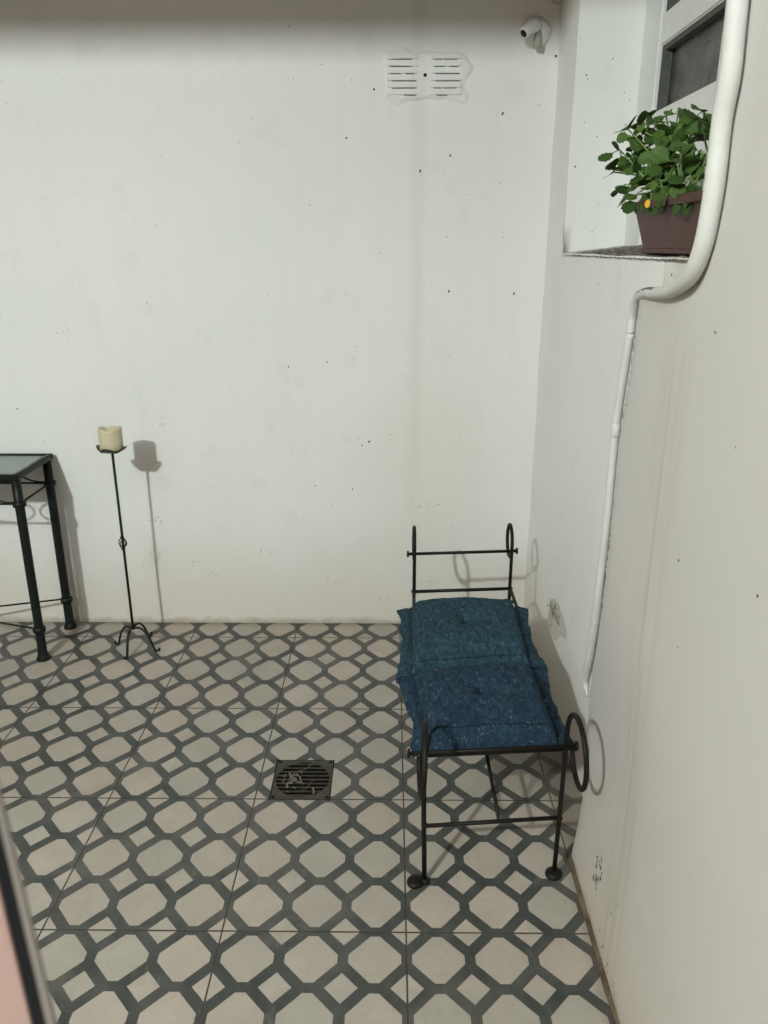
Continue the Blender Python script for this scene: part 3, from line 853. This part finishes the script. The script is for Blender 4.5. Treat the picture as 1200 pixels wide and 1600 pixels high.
def rod(p, q, r=.0042, name='rail'):
    bm = bmesh.new(); tube(bm, [p, q], r, 8); tpart(name, bm)
rod((LX, LYF, .650), (LX0, LYF, .650)); rod((LX, LYR, .650), (LX0, LYR, .650))
rod((LX, LYF, .650), (LX, LYR, .650)); rod((LX0, LYF, .650), (LX0, LYR, .650))
rod((LX, LYF, .132), (LX0, LYR, .132), .004, 'cross_stretcher'); rod((LX, LYR, .136), (LX0, LYF, .136), .004, 'cross_stretcher')
for y in (LYF, LYR):
    n = 8; w_ = (LX-LX0-.04)/n
    for k in range(n):
        x0 = LX-.02-w_*k; bm = bmesh.new(); s = -1 if k % 2 else 1
        xc = x0 if s > 0 else x0-w_
        pts = [(x0-w_*(.5-.5*s)-s*w_*.9*math.sin(a), y, .697+.043*math.cos(a)) for a in [PI*i/12 for i in range(13)]]
        tube(bm, pts, .0036, 8); tpart('scroll', bm)

# ------------------------------------------------------------------ candle stand and candle
CX, CY = -1.095, 1.362
st = thing('candle_stand', 'tall thin wrought iron candle stand with four curved feet', 'candle stand', (CX, CY, 0))
def spart(name, bm, m=m_green):
    o = obj(name, bm, m, st, True); o.matrix_parent_inverse = Matrix.Translation(-Vector(st.location)); return o
m_pale = m_green
bm = bmesh.new(); tube(bm, [(CX+.002, CY, .085), (CX+.001, CY+.001, .45), (CX, CY, .832)], .0052, 10); spart('shaft', bm)
for (fx, fy) in ((-1.174, 1.381), (-1.097, 1.262), (-.992, 1.329), (-1.058, 1.455)):
    d = Vector((fx-CX, fy-CY, 0)); L = d.length; d.normalize(); bm = bmesh.new()
    prof = [(0, .088), (.25, .097), (.5, .088), (.72, .058), (.86, .022), (.93, .006), (1.0, .006), (1.10, .012), (1.12, .020)]
    tube(bm, smooth_path([(CX+d.x*L*a*.98, CY+d.y*L*a*.98, z) for a, z in prof], 4), .0055, 8, flat=.7); spart('leg', bm)
for k in range(4):
    a = PI/4+k*PI/2; bm = bmesh.new()
    tube(bm, smooth_path([(CX, CY, .438), (CX+.008*math.cos(a), CY+.008*math.sin(a), .444), (CX+.0185*math.cos(a+.5), CY+.0185*math.sin(a+.5), .460), (CX+.008*math.cos(a+1), CY+.008*math.sin(a+1), .477), (CX, CY, .483)], 4), .0022, 6)
    spart('basket_twist', bm)
bm = bmesh.new(); lathe(bm, [(.007, .432), (.008, .437), (.006, .442)], (CX, CY, 0), 12); spart('collar', bm)
bm = bmesh.new(); lathe(bm, [(.006, .479), (.008, .484), (.006, .489)], (CX, CY, 0), 12); spart('collar', bm)
bm = bmesh.new()
rg = lathe(bm, [(.012, .826), (.034, .829), (.046, .834), (.0535, .843), (.0525, .846), (.044, .838), (.03, .834), (.002, .833)], (CX, CY, 0), 40)
for ri in (2, 3, 4, 5):
    for k, v in enumerate(rg[ri]):
        a = 2*PI*k/40; s = 1+.10*math.cos(4*a+.4); v.co.x = CX+(v.co.x-CX)*s; v.co.y = CY+(v.co.y-CY)*s; v.co.z += .006*math.cos(4*a+.4)
spart('drip_plate', bm, simple('rusty_dark_iron', (.045, .042, .028), .5, .5, .5, 60))
a = NT('old_wax', .45, .4); P = a.pos(); n = a.noise(P, 40, 4)
a.color(a.mix(a.ramp(n, .3, .7), (.64, .57, .40), (.57, .50, .34))); a.b.inputs['Subsurface Weight'].default_value = .2; a.b.inputs['Subsurface Radius'].default_value = (.02, .012, .006); a.bump(n, .2, .004)
candle = thing('pillar_candle', 'stubby cream pillar candle on the tall iron stand', 'candle', (CX, CY, .836))
bm = bmesh.new()
rg = lathe(bm, [(.0405, 0), (.0425, .004), (.0428, .03), (.0428, .074), (.0418, .081), (.038, .083), (.033, .078), (.028, .064), (.004, .061)], (0, 0, 0), 36, wob=.008)
for ri in (3, 4, 5, 6):
    for k, v in enumerate(rg[ri]): v.co.z += .0035*math.sin(2*PI*k/36*2+1)+.002*math.sin(2*PI*k/36*5)
cb = obj('wax_body', bm, a.m, candle, True)
bm = bmesh.new(); tube(bm, [(0, 0, .060), (.001, .001, .068), (.004, .001, .073)], .0013, 6); obj('wick', bm, m_hole, candle)

# ------------------------------------------------------------------ potted plant on the sill
PX, PY0, PY1 = .535, .02, .455; PZ = ZS+.006; PH = .112
plant = thing('potted_plant', 'leafy green herb in a brown plastic planter on the window sill', 'potted plant', (.58, .24, PZ))
def gpart(name, bm, m, sm=True, parent=plant):
    o = obj(name, bm, m, parent, sm); o.matrix_parent_inverse = Matrix.Translation(-Vector(plant.location)); return o
m_pot = NT('brown_planter_plastic', .55, .4); P = m_pot.pos(); n = m_pot.noise(P, 30, 5, .6, stretch=(1, 1, .4))
m_pot.color(m_pot.mix(m_pot.ramp(n, .4, .75), (.078, .028, .019), (.055, .022, .016))); m_pot = m_pot.m
bm = bmesh.new()
def ringp(x0, x1, y0, y1, z): return [bm.verts.new(v) for v in ((x0, y0, z), (x1, y0, z), (x1, y1, z), (x0, y1, z))]
W = .13
sect = [(0.004, 0, -.0), (0, .002, 0), (0, .010, 0), (.004, .011, 0), (-.014, PH-.018, 0), (-.024, PH-.017, 0), (-.026, PH, 0), (-.020, PH+.001, 0), (-.016, PH-.012, 0)]
R_ = []
for (ins, z, _) in sect:
    R_.append(ringp(PX+ins*.8, PX+W-ins*.8, PY0+ins*1.4, PY1-ins*1.4*1.6, PZ+z))
for A, Bq in zip(R_, R_[1:]):
    for k in range(4): bm.faces.new((A[k], A[(k+1) % 4], Bq[(k+1) % 4], Bq[k]))
bm.faces.new(R_[0][::-1])
gpart('planter', bm, m_pot, False)
bm = bmesh.new()
grid(bm, lines(PX-.012, PX+W+.012, .008), lines(PY0-.02, PY1+.03, .01), lambda u, v: Vector((u, v, PZ+PH-.014+.006*noise.noise(Vector((u*50, v*50, 0))))))
gpart('soil', bm, simple('dark_soil', (.022, .017, .012), .95, .1, .5, 120, .6))
a = NT('leaf_green', .6, .25); oi = a.n('ShaderNodeObjectInfo'); P = a.pos(); n = a.noise(P, 25, 3)
at = a.n('ShaderNodeAttribute'); at.attribute_name = 'tone'
c = a.mix(at.outputs['Fac'], (.024, .055, .010), (.095, .165, .035)); c = a.mix(a.math('MULTIPLY', n, .35), c, (.03, .08, .015))
a.color(c); a.b.inputs['Subsurface Weight'].default_value = .0; a.bump(a.noise(P, 130, 3), .25, .002)
m_leaf = a.m
m_stem = simple('pale_stem', (.16, .26, .08), .5, .35, .25, 40)
lb = bmesh.new(); tone = lb.faces.layers.float.new('tone_f'); sb = bmesh.new()
tones = []
def leaf(p, d, nrm, L, wd, tn):
    d = d.normalized(); s = d.cross(nrm).normalized(); nn = s.cross(d).normalized()
    ph = random.uniform(0, 6); prof = [(0, .05), (.08, .30), (.18, .62), (.28, .84), (.38, .96), (.5, 1.0), (.60, 1.0), (.70, .96), (.79, .84), (.87, .68), (.94, .42), (1, .06)]
    rows = []
    cup = random.uniform(-.1, .35); curl = random.uniform(-.1, .5)
    for (t, q) in prof:
        row = []
        for sgn in (-1, -.5, 0, .5, 1):
            ser = 1+.16*math.sin(t*26+ph)*(abs(sgn) == 1)
            x = sgn*q*wd*.5*ser
            z = abs(sgn)*q*wd*cup*.5-curl*L*t*t*.5
            row.append(lb.verts.new(p+d*L*t+s*x+nn*z))
        rows.append(row)
    for A, Bq in zip(rows, rows[1:]):
        for k in range(4):
            f = lb.faces.new((A[k], A[k+1], Bq[k+1], Bq[k])); f.smooth = True; f[tone] = tn
rnd = random.Random(21)
def stem(base, tip, n_l, r=.0028):
    base, tip = Vector(base), Vector(tip)
    midp = (base+tip)/2+Vector((rnd.uniform(-.02, .02), rnd.uniform(-.02, .02), .02))
    pts = smooth_path([base, midp, tip], 6)
    tube(sb, pts, [r*(1-.45*i/len(pts)) for i in range(len(pts))], 6)
    for k in range(n_l):
        t = 1-(k//2)*.17*rnd.uniform(.8, 1.2); t = max(.35, t)
        i = min(len(pts)-1, int(t*(len(pts)-1)+.5)); p = pts[i]
        a = rnd.uniform(0, 2*PI) if k % 2 == 0 else a+PI+rnd.uniform(-.4, .4)
        d = Vector((math.cos(a)*.5-.25, math.sin(a)*.9, rnd.uniform(-.75, .55)))
        L = rnd.uniform(.024, .044)*(1.0 if t > .6 else .9)
        pet = p+d.normalized()*rnd.uniform(.006, .02)
        tube(sb, [p, pet], .0013, 5)
        leaf(pet, d, Vector((rnd.uniform(-.9, -.1), rnd.uniform(-1.3, -.2), rnd.uniform(.2, 1.2))), L, L*rnd.uniform(.72, .95), rnd.random())
def px(x, y, X): return on(x, y, 0, X)
base_y = lambda: rnd.uniform(.10, .42)
tips = [(962, 268, .50), (968, 235, .53), (985, 205, .54), (1005, 200, .56), (1020, 185, .60), (1040, 182, .58), (1062, 176, .62), (1085, 200, .60), (1100, 172, .56), (1108, 205, .6),
        (990, 240, .52), (1010, 228, .56), (1030, 215, .60), (1055, 210, .56), (1075, 225, .62), (1095, 235, .58), (975, 290, .50), (995, 268, .52), (1015, 258, .55), (1040, 245, .53),
        (1065, 250, .56), (1088, 262, .60), (990, 305, .51), (1012, 290, .53), (1035, 280, .52), (1105, 180, .54), (1046, 300, .51), (1000, 220, .62), (1060, 195, .66), (1030, 262, .62), (1080, 280, .54)]
for (x, y, X) in tips:
    x += rnd.uniform(-3, 3); y += rnd.uniform(-3, 3)
    tip = px(x, y, X)
    while tip.y > .54 and X > .475:      # keep the herb above its planter
        X -= .008; tip = px(x, y, X)
    by = min(.42, max(.05, tip.y*.55+.12+rnd.uniform(-.04, .04)))
    stem((PX+rnd.uniform(.01, .10), by, PZ+PH-.012), tip, rnd.choice([5, 5, 6]))
# the two long bare stems at the front
stem((.55, .31, PZ+PH-.01), px(1018, 238, .52), 3, .0036); stem((.55, .29, PZ+PH-.01), px(1072, 222, .53), 3, .0036)
for k in range(14):
    p = px(rnd.uniform(1000, 1085), rnd.uniform(300, 318), .525)
    leaf(p, Vector((-.3, rnd.uniform(-.7, .7), -.6)), Vector((-1, -.4, .4)), .032, .024, rnd.random()*.5)
me = bpy.data.meshes.new('foliage'); lb.normal_update(); lb.to_mesh(me)
at = me.attributes.new('tone', 'FLOAT', 'FACE')
src = me.attributes.get('tone_f')
for i, d in enumerate(src.data): at.data[i].value = d.value
lb.free()
fo = link('foliage', me, m_leaf, plant); fo.matrix_parent_inverse = Matrix.Translation(-Vector(plant.location))
sd = fo.modifiers.new('thick', 'SOLIDIFY'); sd.thickness = .0006
gpart('stems', sb, m_stem)
lb = bmesh.new(); tone = lb.faces.layers.float.new('tone_f')
leaf(px(1014, 311, .505), Vector((-.1, .2, -1)), Vector((-1, -.6, .1)), .018, .015, 1)
gpart('yellow_leaf', lb, simple('yellow_leaf', (.75, .42, .05), .6, .3, .1))

# ------------------------------------------------------------------ door frame edge next to the camera
df = thing('door_frame', 'blurred pinkish door frame edge with a black seal, closest to the camera', 'door frame', (-.13, -1.365, 0))
YD = -1.365
A0 = on(0, 1390, 1, YD); A1 = on(50, 1600, 1, YD)      # left edge of the seal
B0 = on(0, 1283, 1, YD); B1 = on(74, 1600, 1, YD)
C0 = on(3, 1264, 1, YD); C1 = on(83, 1594, 1, YD)
def lin(a, b, z): t = (z-a.z)/(b.z-a.z); return a.x+(b.x-a.x)*t
def slab(name, f0, f1, y0, y1, m):
    bm = bmesh.new(); z0, z1 = 0.0, 1.60
    v = [bm.verts.new(c) for c in ((f0(z0), y0, z0), (f1(z0), y0, z0), (f1(z0), y1, z0), (f0(z0), y1, z0), (f0(z1), y0, z1), (f1(z1), y0, z1), (f1(z1), y1, z1), (f0(z1), y1, z1))]
    for ids in ((0, 3, 2, 1), (4, 5, 6, 7), (0, 1, 5, 4), (1, 2, 6, 5), (2, 3, 7, 6), (3, 0, 4, 7)): bm.faces.new([v[i] for i in ids])
    bmesh.ops.bevel(bm, geom=list(bm.edges), offset=.0002, segments=2, affect='EDGES')
    o = obj(name, bm, m, df); o.matrix_parent_inverse = Matrix.Translation(-Vector(df.location))
sl = lambda a, b: (lambda z: lin(a, b, 1.3)+(a.x-b.x)/(a.z-b.z)*(z-1.3))
fA, fB, fC = sl(A0, A1), sl(B0, B1), sl(C0, C1)
slab('jamb', lambda z: fA(z)-.0085, fA, YD-.0002, YD+.0010, simple('pink_painted_metal', (.36, .235, .205), .5, .4, .06))
slab('seal', fA, fB, YD+.000, YD+.0008, simple('black_rubber', (.006, .006, .007), .7, .2))
slab('edge_trim', fB, fC, YD-.0001, YD+.0009, simple('grey_trim', (.19, .165, .145), .5, .4, .06))

# ------------------------------------------------------------------ porch roof edge that shades the top of the wall
bm = bmesh.new()
bx(bm, (-.6, -.86, 3.265), (7.5, .10, .96)); bx(bm, (-.6, -2.6, 3.78), (7.5, 3.4, .1))
struct(obj('porch_roof', bm, simple('porch_plaster', (.5, .48, .45), .9, .1)))
